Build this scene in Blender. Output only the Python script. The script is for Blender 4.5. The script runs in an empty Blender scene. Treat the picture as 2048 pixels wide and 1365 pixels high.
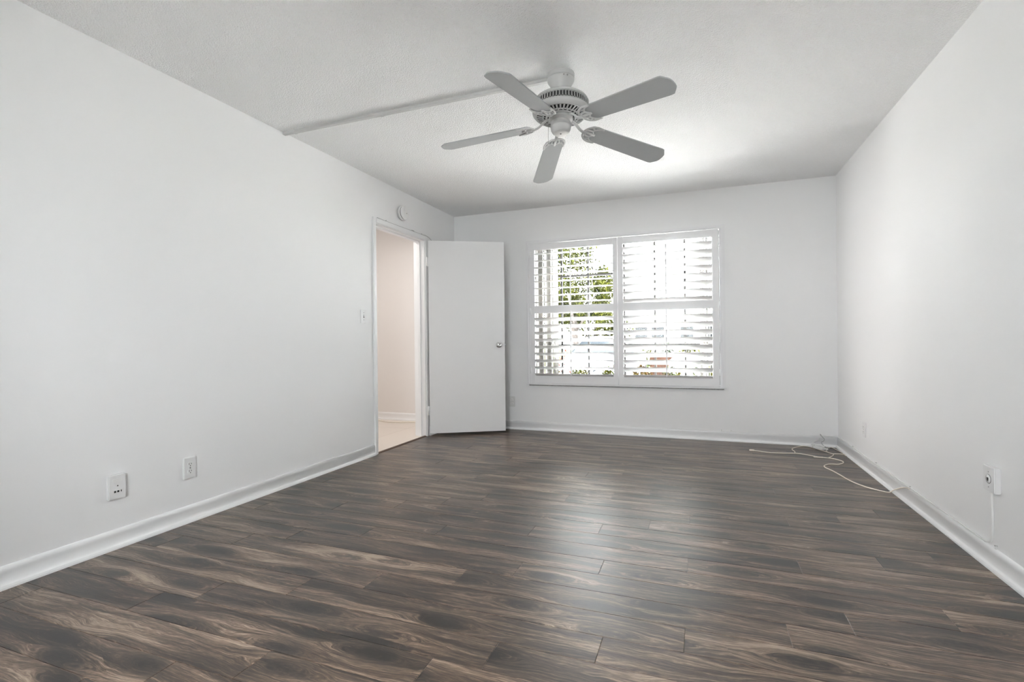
import bpy, bmesh, math, random
from mathutils import Vector, Matrix, Euler
random.seed(7)
S = bpy.context.scene
PI = math.pi

# ------------------------------------------------------------------ camera
# room frame: X from the left wall, Y=0 on the window wall (camera at negative Y), Z from the floor
cd = bpy.data.cameras.new('camera')
cam = bpy.data.objects.new('camera', cd)
S.collection.objects.link(cam)
Rm = ((0.93577, -0.35244, 0.00924), (0.35247, 0.93581, 0.00504), (-0.01042, -0.00146, 0.99994))
fwd = Vector((Rm[0][1], Rm[1][1], Rm[2][1])).normalized()
rgt = Vector((Rm[0][0], Rm[1][0], Rm[2][0]))
rgt = (rgt - fwd * rgt.dot(fwd)).normalized()
upv = rgt.cross(fwd)
cam.matrix_world = Matrix(((rgt.x, upv.x, -fwd.x, 2.6638), (rgt.y, upv.y, -fwd.y, -5.1927),
                           (rgt.z, upv.z, -fwd.z, 0.9908), (0, 0, 0, 1)))
cd.sensor_width = 36.0
cd.lens = 991.03 / 2048 * 36
cd.clip_start = 0.02
cd.clip_end = 300
S.camera = cam

# ------------------------------------------------------------------ world, sun, window portals, exposure
W = bpy.data.worlds.new('World')
S.world = W
W.use_nodes = True
wn = W.node_tree
bg = wn.nodes['Background']
bg.inputs['Color'].default_value = (0.96, 0.98, 1.005, 1)
bg.inputs['Strength'].default_value = 1.0
# overcast sky: brighter overhead than at the horizon
_g = wn.nodes.new('ShaderNodeNewGeometry')
_s = wn.nodes.new('ShaderNodeSeparateXYZ')
_m = wn.nodes.new('ShaderNodeMath')
_m.operation = 'MULTIPLY'
_m.inputs[1].default_value = -1
_r = wn.nodes.new('ShaderNodeMapRange')
_r.interpolation_type = 'SMOOTHSTEP'
_r.inputs['From Min'].default_value = 0.42
_r.inputs['From Max'].default_value = 0.90
_r.inputs['To Min'].default_value = 6.0
_r.inputs['To Max'].default_value = 48.0
wn.links.new(_g.outputs['Incoming'], _s.inputs[0])
wn.links.new(_s.outputs['Z'], _m.inputs[0])
wn.links.new(_m.outputs[0], _r.inputs['Value'])
wn.links.new(_r.outputs['Result'], bg.inputs['Strength'])

def lamp(name, kind, loc, rot, energy, color=(1, 1, 1), **kw):
    l = bpy.data.lights.new(name, kind)
    l.energy = energy
    l.color = color
    for k, v in kw.items():
        setattr(l, k, v)
    o = bpy.data.objects.new(name, l)
    o.location = loc
    o.rotation_euler = rot
    S.collection.objects.link(o)
    return o

lamp('sun', 'SUN', (3, 6, 10), Vector((-.22, -.44, -.87)).to_track_quat('-Z', 'Y').to_euler(), 30.0, (1, .97, .92), angle=math.radians(3))
pw = lamp('window_portal', 'AREA', (1.9, .30, 1.29), (-PI / 2, 0, 0), 1.0, shape='RECTANGLE', size=2.1, size_y=1.7)
pw.data.cycles.is_portal = True
pr = lamp('rear_portal', 'AREA', (1.95, -6.22, 1.375), (PI / 2, 0, 0), 1.0, shape='RECTANGLE', size=1.4, size_y=1.15)
pr.data.cycles.is_portal = True
lamp('hall_lamp', 'AREA', (-.75, -1.1, 2.40), (0, 0, 0), 3.8, (1, .95, .915), shape='DISK', size=.4)
# added unseen area lamp, brightens the right wall through the doorway
lamp('hall_fill', 'AREA', (-1.70, -1.25, 1.25), (0, -PI / 2, 0), 2.1, (1, .97, .94), shape='RECTANGLE', size=1.9, size_y=1.2, spread=math.radians(42))

S.view_settings.view_transform = 'Standard'
S.view_settings.look = 'None'
S.view_settings.exposure = 1.98
S.view_settings.gamma = 1.0
S.view_settings.use_curve_mapping = False
S.cycles.use_denoising = True
S.cycles.max_bounces = 14
S.cycles.diffuse_bounces = 8
S.cycles.transparent_max_bounces = 16
S.cycles.sample_clamp_indirect = 6
S.cycles.caustics_reflective = False
S.cycles.caustics_refractive = False

# ------------------------------------------------------------------ materials
def mat(name, col, rough=.5, metal=0., spec=.5, bump=None, coat=0., ):
    m = bpy.data.materials.new(name)
    m.use_nodes = True
    nt = m.node_tree
    b = nt.nodes['Principled BSDF']
    b.inputs['Base Color'].default_value = (*col, 1)
    b.inputs['Roughness'].default_value = rough
    b.inputs['Metallic'].default_value = metal
    b.inputs['Specular IOR Level'].default_value = spec
    if coat:
        b.inputs['Coat Weight'].default_value = coat
        b.inputs['Coat Roughness'].default_value = .1
    # every material gets a faint procedural surface variation
    tc = nt.nodes.new('ShaderNodeTexCoord')
    no = nt.nodes.new('ShaderNodeTexNoise')
    sc, st, dist = bump if bump else (40, .05, .001)
    no.inputs['Scale'].default_value = sc
    no.inputs['Detail'].default_value = 3
    nt.links.new(tc.outputs['Object'], no.inputs['Vector'])
    bp = nt.nodes.new('ShaderNodeBump')
    bp.inputs['Strength'].default_value = st
    bp.inputs['Distance'].default_value = dist
    nt.links.new(no.outputs['Fac'], bp.inputs['Height'])
    nt.links.new(bp.outputs['Normal'], b.inputs['Normal'])
    return m

def mottle(m, c1, c2, scale, detail=4, lo=.35, hi=.65):
    nt = m.node_tree
    b = nt.nodes['Principled BSDF']
    tc = nt.nodes.new('ShaderNodeTexCoord')
    no = nt.nodes.new('ShaderNodeTexNoise')
    no.inputs['Scale'].default_value = scale
    no.inputs['Detail'].default_value = detail
    nt.links.new(tc.outputs['Object'], no.inputs['Vector'])
    r = nt.nodes.new('ShaderNodeValToRGB')
    r.color_ramp.elements[0].position = lo
    r.color_ramp.elements[0].color = (*c1, 1)
    r.color_ramp.elements[1].position = hi
    r.color_ramp.elements[1].color = (*c2, 1)
    nt.links.new(no.outputs['Fac'], r.inputs['Fac'])
    nt.links.new(r.outputs['Color'], b.inputs['Base Color'])
    return m

M = {}
M['wall'] = mat('wall_paint', (.85, .852, .855), .62, spec=.3, bump=(55, .10, .004))
M['ceil'] = mat('popcorn_ceiling', (.88, .88, .88), .9, spec=.1, bump=(190, .55, .008))
M['trim'] = mat('trim_paint', (.86, .865, .87), .38, spec=.45)
M['door'] = mat('door_paint', (.80, .805, .81), .5, spec=.35, bump=(9, .05, .003))
M['shutter'] = mat('shutter_paint', (.82, .82, .83), .4, spec=.4)
M['louver'] = mat('louver_paint', (.88, .875, .865), .45, spec=.3)
M['plastic'] = mat('white_plastic', (.82, .82, .81), .35)
M['plate'] = mat('painted_plate', (.80, .80, .80), .4)
M['plate_grey'] = mat('grey_plate', (.70, .70, .69), .4)
M['slot'] = mat('dark_slot', (.02, .02, .02), .6)
M['fan'] = mat('fan_enamel', (.54, .54, .535), .5, spec=.3)
M['blade'] = mat('fan_blade_laminate', (.40, .41, .415), .75, spec=.15)
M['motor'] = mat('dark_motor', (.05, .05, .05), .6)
M['chrome'] = mat('chrome', (.62, .62, .62), .16, metal=1)
M['brass'] = mat('pull_chain_metal', (.35, .34, .33), .4, metal=1)
M['cord'] = mat('beige_cord', (.84, .78, .69), .5)
M['cable'] = mat('white_cable', (.82, .82, .81), .5)
M['greycable'] = mat('grey_cable', (.42, .42, .42), .5)
M['hallwall'] = mat('hall_wall_paint', (.80, .775, .755), .7, spec=.3, bump=(55, .08, .004))
M['raceway'] = mat('raceway_plastic', (.58, .58, .575), .5, spec=.3)
M['stone'] = mottle(mat('speckled_sill_stone', (.3, .3, .3), .5), (.10, .10, .10), (.55, .55, .54), 160)
M['thresh'] = mat('wood_threshold', (.085, .048, .03), .5)
M['frame'] = mat('window_aluminium', (.050, .047, .045), .45, metal=.0)
M['vane'] = mat('blind_vane_vinyl', (.36, .345, .32), .5)
M['dust'] = mat('under_floor', (.03, .025, .02), .9)

def glass(name):
    m = bpy.data.materials.new(name)
    m.use_nodes = True
    nt = m.node_tree
    nt.nodes.remove(nt.nodes['Principled BSDF'])
    out = nt.nodes['Material Output']
    tr = nt.nodes.new('ShaderNodeBsdfTransparent')
    tr.inputs['Color'].default_value = (.95, .96, .955, 1)
    gl = nt.nodes.new('ShaderNodeBsdfGlossy')
    gl.inputs['Roughness'].default_value = .02
    fr = nt.nodes.new('ShaderNodeFresnel')
    fr.inputs['IOR'].default_value = 1.3
    mx = nt.nodes.new('ShaderNodeMixShader')
    nt.links.new(fr.outputs[0], mx.inputs[0])
    nt.links.new(tr.outputs[0], mx.inputs[1])
    nt.links.new(gl.outputs[0], mx.inputs[2])
    nt.links.new(mx.outputs[0], out.inputs['Surface'])
    return m
M['glass'] = glass('window_glass')

def floor_material():
    m = bpy.data.materials.new('dark_laminate_planks')
    m.use_nodes = True
    nt = m.node_tree
    L = nt.links.new
    b = nt.nodes['Principled BSDF']
    def N(t, **kw):
        n = nt.nodes.new(t)
        for k, v in kw.items():
            setattr(n, k, v)
        return n
    def math_(op, a, b_=None, clamp=False):
        n = N('ShaderNodeMath', operation=op, use_clamp=clamp)
        for i, x in enumerate((a, b_)):
            if x is None:
                continue
            if isinstance(x, (int, float)):
                n.inputs[i].default_value = x
            else:
                L(x, n.inputs[i])
        return n.outputs[0]
    def noise(vec, scale, detail, rough=.55, dist=0.):
        n = N('ShaderNodeTexNoise')
        n.inputs['Scale'].default_value = scale
        n.inputs['Detail'].default_value = detail
        n.inputs['Roughness'].default_value = rough
        n.inputs['Distortion'].default_value = dist
        L(vec, n.inputs['Vector'])
        return n.outputs['Fac']
    def comb(x, y, z=0.):
        n = N('ShaderNodeCombineXYZ')
        for i, v in enumerate((x, y, z)):
            if isinstance(v, (int, float)):
                n.inputs[i].default_value = v
            else:
                L(v, n.inputs[i])
        return n.outputs[0]
    def smooth(x, lo, hi, a=0., b_=1.):
        n = N('ShaderNodeMapRange', interpolation_type='SMOOTHSTEP')
        L(x, n.inputs['Value'])
        n.inputs['From Min'].default_value = lo
        n.inputs['From Max'].default_value = hi
        n.inputs['To Min'].default_value = a
        n.inputs['To Max'].default_value = b_
        return n.outputs['Result']
    uv = N('ShaderNodeUVMap')
    uv.uv_map = 'UVMap'
    sep = N('ShaderNodeSeparateXYZ')
    L(uv.outputs['UV'], sep.inputs[0])
    u, v = sep.outputs[0], sep.outputs[1]
    # knots: cells stretched along the plank; grain bends round them
    vor = N('ShaderNodeTexVoronoi', voronoi_dimensions='2D', feature='F1')
    vor.inputs['Scale'].default_value = 1.0
    vor.inputs['Randomness'].default_value = 1.0
    L(comb(math_('MULTIPLY', u, 2.0), math_('MULTIPLY', v, 6.2)), vor.inputs['Vector'])
    kd = vor.outputs['Distance']
    vsep = N('ShaderNodeSeparateXYZ')
    L(vor.outputs['Position'], vsep.inputs[0])
    dv = math_('SUBTRACT', math_('MULTIPLY', v, 6.2), vsep.outputs[1])
    bulge = math_('MULTIPLY', smooth(kd, .0, .55, 1., 0.), .075)
    sgn = math_('DIVIDE', dv, math_('ADD', math_('ABSOLUTE', dv), .25))
    w1 = math_('MULTIPLY', math_('SUBTRACT', noise(comb(math_('MULTIPLY', u, 2.6), math_('MULTIPLY', v, 7.)), 1., 3), .5), .085)
    vb = math_('ADD', math_('SUBTRACT', v, math_('MULTIPLY', bulge, sgn)), w1)
    # large dark / light bands, medium streaks, fine pores
    band = noise(comb(math_('MULTIPLY', u, 1.5), math_('MULTIPLY', vb, 13.)), 1., 3, .5)
    streak = noise(comb(math_('MULTIPLY', u, 3.2), math_('MULTIPLY', vb, 105.)), 1., 7, .72)
    fine = noise(comb(math_('MULTIPLY', u, 26.), math_('MULTIPLY', vb, 420.)), 1., 3, .65)
    pale = smooth(noise(comb(math_('MULTIPLY', u, 2.4), math_('MULTIPLY', vb, 22.), 7.3), 1., 4, .6), .57, .70)
    knot = smooth(kd, .03, .30, 1., 0.)
    rings = math_('MULTIPLY', math_('SINE', math_('MULTIPLY', math_('ADD', kd, math_('MULTIPLY', streak, .10)), 95.)), smooth(kd, .10, .42, 1., 0.))
    val = math_('ADD', math_('MULTIPLY', math_('SUBTRACT', band, .5), .75), math_('MULTIPLY', math_('SUBTRACT', streak, .5), .95))
    val = math_('ADD', val, math_('MULTIPLY', math_('SUBTRACT', fine, .5), .52))
    val = math_('ADD', math_('ADD', val, .515), math_('MULTIPLY', pale, .10))
    val = math_('SUBTRACT', val, math_('MULTIPLY', knot, .20))
    val = math_('ADD', val, math_('MULTIPLY', rings, .022))
    att = N('ShaderNodeAttribute', attribute_name='tone')
    val = math_('ADD', val, math_('MULTIPLY', math_('SUBTRACT', att.outputs['Fac'], .5), .10))
    ramp = N('ShaderNodeValToRGB')
    cr = ramp.color_ramp
    pts = [(.29, (.008, .0057, .0046)), (.41, (.028, .0190, .0140)), (.50, (.064, .0415, .0285)),
           (.60, (.148, .100, .070)), (.75, (.34, .26, .193))]
    while len(cr.elements) < len(pts):
        cr.elements.new(.5)
    for e, (p_, c) in zip(cr.elements, pts):
        e.position = p_
        e.color = (*c, 1)
    L(val, ramp.inputs['Fac'])
    L(ramp.outputs['Color'], b.inputs['Base Color'])
    b.inputs['Roughness'].default_value = .30
    L(math_('ADD', math_('MULTIPLY', streak, .10), .33), b.inputs['Roughness'])
    b.inputs['Specular IOR Level'].default_value = .15
    b.inputs['Coat Weight'].default_value = .75
    b.inputs['Coat Roughness'].default_value = .35
    bp = N('ShaderNodeBump')
    bp.inputs['Strength'].default_value = .12
    bp.inputs['Distance'].default_value = .002
    L(math_('ADD', streak, math_('MULTIPLY', fine, .5)), bp.inputs['Height'])
    L(bp.outputs['Normal'], b.inputs['Normal'])
    return m
M['floor'] = floor_material()

def tile_material():
    m = mat('cream_hall_tile', (.78, .70, .62), .3)
    nt = m.node_tree
    br = nt.nodes.new('ShaderNodeTexBrick')
    br.offset = 0
    br.inputs['Scale'].default_value = 1
    br.inputs['Brick Width'].default_value = .61
    br.inputs['Row Height'].default_value = 1.83
    br.inputs['Mortar Size'].default_value = .003
    br.inputs['Color1'].default_value = (.78, .71, .64, 1)
    br.inputs['Color2'].default_value = (.75, .68, .61, 1)
    br.inputs['Mortar'].default_value = (.56, .49, .43, 1)
    tc = nt.nodes.new('ShaderNodeTexCoord')
    mp = nt.nodes.new('ShaderNodeMapping')
    mp.inputs['Location'].default_value = (.44, .35, 0)
    nt.links.new(tc.outputs['Object'], mp.inputs[0])
    nt.links.new(mp.outputs[0], br.inputs['Vector'])
    nt.links.new(br.outputs['Color'], nt.nodes['Principled BSDF'].inputs['Base Color'])
    return m
M['tile'] = tile_material()

# ceiling: popcorn blobs
def popcorn():
    nt = M['ceil'].node_tree
    b = nt.nodes['Principled BSDF']
    bp = [n for n in nt.nodes if n.type == 'BUMP'][0]
    tc = nt.nodes.new('ShaderNodeTexCoord')
    vo = nt.nodes.new('ShaderNodeTexVoronoi')
    vo.inputs['Scale'].default_value = 130
    nt.links.new(tc.outputs['Object'], vo.inputs['Vector'])
    no = [n for n in nt.nodes if n.type == 'TEX_NOISE'][0]
    mx = nt.nodes.new('ShaderNodeMath')
    mx.operation = 'SUBTRACT'
    nt.links.new(no.outputs['Fac'], mx.inputs[0])
    nt.links.new(vo.outputs['Distance'], mx.inputs[1])
    v2 = nt.nodes.new('ShaderNodeTexVoronoi')
    v2.inputs['Scale'].default_value = 42
    nt.links.new(tc.outputs['Object'], v2.inputs['Vector'])
    pit = nt.nodes.new('ShaderNodeMapRange')
    pit.interpolation_type = 'SMOOTHSTEP'
    pit.inputs['From Min'].default_value = .06
    pit.inputs['From Max'].default_value = .20
    pit.inputs['To Max'].default_value = 1.3
    nt.links.new(v2.outputs['Distance'], pit.inputs['Value'])
    ad = nt.nodes.new('ShaderNodeMath')
    nt.links.new(mx.outputs[0], ad.inputs[0])
    nt.links.new(pit.outputs['Result'], ad.inputs[1])
    nt.links.new(ad.outputs[0], bp.inputs['Height'])
popcorn()

# ------------------------------------------------------------------ mesh helpers
class MB:
    """Collects shapes and links them as ONE mesh object."""
    def __init__(self):
        self.bm = bmesh.new()
    def _mi(self, faces, mi, sm=False):
        for f in faces:
            f.material_index = mi
            f.smooth = sm
    def box(self, a, b, bev=0., mi=0, mat4=None, seg=2):
        x0, y0, z0 = a
        x1, y1, z1 = b
        t = bmesh.new()
        vs = [t.verts.new(p) for p in ((x0, y0, z0), (x1, y0, z0), (x1, y1, z0), (x0, y1, z0),
                                       (x0, y0, z1), (x1, y0, z1), (x1, y1, z1), (x0, y1, z1))]
        for f in ((3, 2, 1, 0), (4, 5, 6, 7), (0, 1, 5, 4), (1, 2, 6, 5), (2, 3, 7, 6), (3, 0, 4, 7)):
            t.faces.new([vs[i] for i in f])
        if bev:
            bmesh.ops.bevel(t, geom=list(t.edges), offset=bev, segments=seg, affect='EDGES', clamp_overlap=True)
        self.merge(t, mi, mat4)
        return self
    def merge(self, t, mi=0, mat4=None, smooth=None):
        if mat4 is not None:
            bmesh.ops.transform(t, matrix=mat4, verts=t.verts)
        bmesh.ops.recalc_face_normals(t, faces=t.faces)
        mp = {v: self.bm.verts.new(v.co) for v in t.verts}
        for f in t.faces:
            try:
                n = self.bm.faces.new([mp[v] for v in f.verts])
                n.material_index = mi
                n.smooth = f.smooth if smooth is None else smooth
            except ValueError:
                pass
        t.free()
    def lathe(self, prof, seg=40, mat4=None, mi=0, cap=True):
        t = bmesh.new()
        rings = []
        for r, z in prof:
            if r < 1e-6:
                rings.append([t.verts.new((0, 0, z))])
            else:
                rings.append([t.verts.new((r * math.cos(2 * PI * i / seg), r * math.sin(2 * PI * i / seg), z)) for i in range(seg)])
        for A, B in zip(rings, rings[1:]):
            for i in range(seg):
                j = (i + 1) % seg
                if len(A) == 1 and len(B) == 1:
                    continue
                if len(A) == 1:
                    f = t.faces.new((A[0], B[i], B[j]))
                elif len(B) == 1:
                    f = t.faces.new((A[i], B[0], A[j]))
                else:
                    f = t.faces.new((A[i], B[i], B[j], A[j]))
                f.smooth = True
        if cap:
            for R_ in (rings[0], rings[-1]):
                if len(R_) > 2:
                    t.faces.new(R_)
        self.merge(t, mi, mat4)
        return self
    def cyl(self, p0, p1, r0, r1=None, seg=16, mi=0, cap=True):
        p0, p1 = Vector(p0), Vector(p1)
        d = p1 - p0
        q = d.to_track_quat('Z', 'Y').to_matrix().to_4x4()
        q.translation = p0
        r1 = r0 if r1 is None else r1
        return self.lathe([(r0, 0), (r1, d.length)], seg, q, mi, cap)
    def tube(self, pts, r, seg=8, mi=0, flat=None, smooth_pts=0, up=None):
        pts = [Vector(p) for p in pts]
        if smooth_pts:
            out = []
            n = len(pts)
            for i in range(n - 1):
                a, b_, c, d = pts[max(i - 1, 0)], pts[i], pts[i + 1], pts[min(i + 2, n - 1)]
                for k in range(smooth_pts):
                    s = k / smooth_pts
                    out.append(.5 * ((2 * b_) + (c - a) * s + (2 * a - 5 * b_ + 4 * c - d) * s * s + (3 * b_ - a - 3 * c + d) * s ** 3))
            out.append(pts[-1])
            pts = out
        t = bmesh.new()
        rings = []
        n = len(pts)
        nrm = None
        for i, p in enumerate(pts):
            tg = (pts[min(i + 1, n - 1)] - pts[max(i - 1, 0)])
            if tg.length < 1e-9:
                tg = Vector((0, 0, 1))
            tg.normalize()
            if up is not None:
                nrm = Vector(up)
            elif nrm is None:
                nrm = Vector((0, 0, 1)) if abs(tg.z) < .9 else Vector((1, 0, 0))
            nrm = (nrm - tg * nrm.dot(tg))
            if nrm.length < 1e-6:
                nrm = tg.orthogonal()
            nrm.normalize()
            bi = tg.cross(nrm)
            ra, rb = (r, r) if flat is None else flat
            rings.append([t.verts.new(p + bi * (ra * math.cos(2 * PI * k / seg)) + nrm * (rb * math.sin(2 * PI * k / seg))) for k in range(seg)])
        for A, B in zip(rings, rings[1:]):
            for k in range(seg):
                f = t.faces.new((A[k], A[(k + 1) % seg], B[(k + 1) % seg], B[k]))
                f.smooth = True
        t.faces.new(rings[0])
        t.faces.new(rings[-1])
        self.merge(t, mi)
        return self
    def prism(self, poly, thick, mat4=None, mi=0, bev=0.):
        """polygon in local XY extruded along +Z"""
        t = bmesh.new()
        a = [t.verts.new((x, y, 0)) for x, y in poly]
        b_ = [t.verts.new((x, y, thick)) for x, y in poly]
        t.faces.new(a[::-1])
        t.faces.new(b_)
        n = len(poly)
        for i in range(n):
            t.faces.new((a[i], a[(i + 1) % n], b_[(i + 1) % n], b_[i]))
        if bev:
            es = [e for e in t.edges if abs(e.verts[0].co.z - e.verts[1].co.z) < 1e-7]
            bmesh.ops.bevel(t, geom=es, offset=bev, segments=2, affect='EDGES', clamp_overlap=True)
        self.merge(t, mi, mat4)
        return self
    def build(self, name, mats, parent=None, loc=None, rot=None):
        me = bpy.data.meshes.new(name)
        self.bm.to_mesh(me)
        self.bm.free()
        for m in (mats if isinstance(mats, (list, tuple)) else [mats]):
            me.materials.append(m)
        o = bpy.data.objects.new(name, me)
        S.collection.objects.link(o)
        if parent:
            o.parent = parent
        if loc is not None:
            o.location = loc
        if rot is not None:
            o.rotation_euler = rot
        return o

def tag(o, label=None, cat=None, group=None, kind=None):
    if label:
        o['label'] = label
    if cat:
        o['category'] = cat
    if group:
        o['group'] = group
    if kind:
        o['kind'] = kind
    return o

def empty(name, loc=(0, 0, 0), rot=(0, 0, 0)):
    o = bpy.data.objects.new(name, None)
    o.empty_display_size = .1
    o.location = loc
    o.rotation_euler = rot
    S.collection.objects.link(o)
    return o

def copy_tree(o, parent=None):
    c = o.copy()
    S.collection.objects.link(c)
    c.parent = parent
    for ch in [x for x in S.objects if x.parent == o]:
        copy_tree(ch, c)
    return c

def struct(o, label, cat):
    return tag(o, label, cat, kind='structure')

# ------------------------------------------------------------------ room dimensions
RW = 3.8285          # room width
H = 2.44
YF = -6.0            # wall behind the camera
T = .12              # inner wall thickness
TB = .15             # window wall thickness
DY0, DY1, DH = -1.522, -.690, 2.035      # door opening in the left wall
WX0, WX1, WZ0, WZ1 = .915, 2.885, .525, 2.055   # window opening in the back wall
RX0, RX1, RZ, RH = 1.25, 2.65, .80, 1.95             # opening added behind the camera for fill daylight

# ------------------------------------------------------------------ floor: every plank a bevelled face
def build_floor():
    bm = bmesh.new()
    uvl = bm.loops.layers.uv.new('UVMap')
    tone = bm.faces.layers.float.new('tone')
    w = .1437
    Lp = 1.22
    known = {0: 2.61, 1: 2.41, 2: 2.175, 3: 1.843, 4: 2.61, 5: 2.259, 6: 1.923, 7: 2.937, 8: 2.611, 9: 2.357, 10: 2.041}
    cyc = [2.61, 2.38, 2.16, 1.86]
    rows = []
    y_top0 = -2.253
    k = -16
    while y_top0 - k * w > YF - .1:
        y1 = y_top0 - k * w
        y0 = y1 - w
        rows.append((k, min(y0, 0.), min(y1, 0.)))
        k += 1
    g, d = .0016, .0014
    for k, y0, y1 in rows:
        y0 = max(y0, YF)
        if y1 - y0 < .012:
            continue
        x = known.get(k, cyc[k % 4] + random.uniform(-.03, .03))
        while x > 0:
            x -= Lp
        cuts = [0.]
        x += Lp
        while x < RW - .03:
            if x > .03:
                cuts.append(x)
            x += Lp
        cuts.append(RW)
        for a, b_ in zip(cuts, cuts[1:]):
            ou, ov = random.uniform(0, 40), random.uniform(0, 40)
            tv = random.random()
            X0, X1, Y0, Y1 = a, b_, y0, y1
            o = [bm.verts.new(p) for p in ((X0, Y0, -d), (X1, Y0, -d), (X1, Y1, -d), (X0, Y1, -d))]
            i = [bm.verts.new(p) for p in ((X0 + g, Y0 + g, 0), (X1 - g, Y0 + g, 0), (X1 - g, Y1 - g, 0), (X0 + g, Y1 - g, 0))]
            fs = [bm.faces.new(i)] + [bm.faces.new((o[j], o[(j + 1) % 4], i[(j + 1) % 4], i[j])) for j in range(4)]
            for f in fs:
                f[tone] = tv
                for lp in f.loops:
                    lp[uvl].uv = (lp.vert.co.x - X0 + ou, lp.vert.co.y - Y0 + ov)
    # the under floor below the joints
    vs = [bm.verts.new(p) for p in ((0, YF, -.0022), (RW, YF, -.0022), (RW, 0, -.0022), (0, 0, -.0022),
                                    (0, YF, -.05), (RW, YF, -.05), (RW, 0, -.05), (0, 0, -.05))]
    for f in ((0, 1, 2, 3), (7, 6, 5, 4), (1, 0, 4, 5), (2, 1, 5, 6), (3, 2, 6, 7), (0, 3, 7, 4)):
        bm.faces.new([vs[j] for j in f]).material_index = 1
    me = bpy.data.meshes.new('floor')
    bm.to_mesh(me)
    bm.free()
    me.materials.append(M['floor'])
    me.materials.append(M['dust'])
    o = bpy.data.objects.new('floor', me)
    S.collection.objects.link(o)
    struct(o, 'dark brown wood laminate plank floor of the empty room', 'floor')
build_floor()

# ------------------------------------------------------------------ shell
b = MB().box((-T, YF - .2, H), (RW + T, TB, H + .15))
struct(b.build('ceiling', M['ceil']), 'white popcorn-textured ceiling above the fan', 'ceiling')

b = MB()
b.box((-T, YF, -.05), (0, DY0 - .02, H))
b.box((-T, DY0 - .02, DH + .02), (0, DY1 + .02, H))
b.box((-T, DY1 + .02, -.05), (0, 0, H))
struct(b.build('wall_left', M['wall']), 'plain white left wall with the open doorway', 'wall')

b = MB().box((RW, YF, -.05), (RW + T, 0, H))
struct(b.build('wall_right', M['wall']), 'plain white right wall with a phone jack', 'wall')

b = MB()
b.box((-T, 0, -.35), (WX0, TB, H))
b.box((WX1, 0, -.35), (RW + T, TB, H))
b.box((WX0, 0, -.35), (WX1, TB, WZ0))
b.box((WX0, 0, WZ1), (WX1, TB, H))
struct(b.build('wall_back', M['wall']), 'white far wall around the shuttered window', 'wall')

b = MB()
b.box((-T, YF - .2, -.35), (RX0, YF, H))
b.box((RX1, YF - .2, -.35), (RW + T, YF, H))
b.box((RX0, YF - .2, RH), (RX1, YF, H))
b.box((RX0, YF - .2, -.35), (RX1, YF, RZ))
struct(b.build('wall_front', M['wall']), 'white wall behind the camera with an opening added for fill light', 'wall')
b = MB()  # unseen window, added to let fill daylight into the room
for x0, x1 in ((RX0, RX0 + .05), (1.925, 1.975), (RX1 - .05, RX1)):
    b.box((x0, YF - .12, RZ), (x1, YF - .06, RH))
b.box((RX0 + .05, YF - .12, RZ), (RX1 - .05, YF - .06, RZ + .05))
b.box((RX0 + .05, YF - .12, RH - .05), (RX1 - .05, YF - .06, RH))
pd = struct(b.build('window_fill', M['trim']), 'white framed window added behind the camera for fill daylight', 'window')
b = MB().box((RX0 + .05, YF - .095, RZ + .05), (RX1 - .05, YF - .09, RH - .05))
b.build('pane', M['glass'], pd)

# baseboard profile (offset from wall, height)
BP = [(0, 0), (.027, 0), (.0265, .008), (.023, .016), (.0165, .021), (.0135, .026), (.0115, .040), (.0115, .062),
      (.0130, .070), (.0125, .078), (.0095, .086), (.005, .0905), (0, .092)]
def baseboard(name, p0, p1, label):
    p0, p1 = Vector((*p0, 0)), Vector((*p1, 0))
    d = (p1 - p0).normalized()
    n = Vector((-d.y, d.x, 0))      # to the left of the run: the room side
    t = bmesh.new()
    A = [t.verts.new(p0 + n * o_ + Vector((0, 0, z))) for o_, z in BP]
    B = [t.verts.new(p1 + n * o_ + Vector((0, 0, z))) for o_, z in BP]
    for i in range(len(BP)):
        j = (i + 1) % len(BP)
        f = t.faces.new((A[i], B[i], B[j], A[j]))
        f.smooth = 3 < i < 11
    t.faces.new(A)
    t.faces.new(B[::-1])
    b = MB()
    b.merge(t)
    return struct(b.build(name, M['trim']), label, 'baseboard')
baseboard('baseboard_left', (0, DY0 - .048), (0, YF), 'white moulded baseboard along the left wall')
baseboard('baseboard_left_corner', (0, -.012), (0, DY1 + .055), 'short white baseboard behind the open door')
baseboard('baseboard_back', (RW, 0), (0, 0), 'white moulded baseboard under the window')
baseboard('baseboard_right', (RW, YF), (RW, -.012), 'white moulded baseboard along the right wall')

# ------------------------------------------------------------------ doorway: casing, jambs, stops, threshold, hall
b = MB()
cw, ct = .043, .018
b.box((0, DY0 - .046, 0), (ct, DY0 - .004, DH + .05), .004)
b.box((0, DY1 + .012, 0), (.013, DY1 + .055, DH + .05), .003)
b.box((0, DY0 - .004, DH + .006), (ct, DY1 + .012, DH + .05), .004)
struct(b.build('trim_1', M['trim']), 'white casing around the doorway', 'door casing')
b = MB()
b.box((-T - .005, DY0 - .02, 0), (.003, DY0, DH), .001)
b.box((-T - .005, DY1, 0), (.003, DY1 + .02, DH), .001)
b.box((-T - .005, DY0 - .02, DH), (.003, DY1 + .02, DH + .018), .001)
for y0, y1 in ((DY0, DY0 + .011), (DY1 - .011, DY1)):
    b.box((-.085, y0, 0), (-.045, y1, DH), .002)
b.box((-.085, DY0 + .011, DH - .011), (-.045, DY1 - .011, DH), .002)
jamb = struct(b.build('trim_2', M['trim']), 'white door jamb and stops lining the doorway', 'door jamb')
b = MB().box((-.036, DY0 - .0005, .925), (-.012, DY0 + .0015, .985), .0005)
b.box((-.031, DY0 + .001, .94), (-.017, DY0 + .0021, .97), 0, 1)
b.build('strike_plate', [M['chrome'], M['slot']], jamb)

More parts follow.
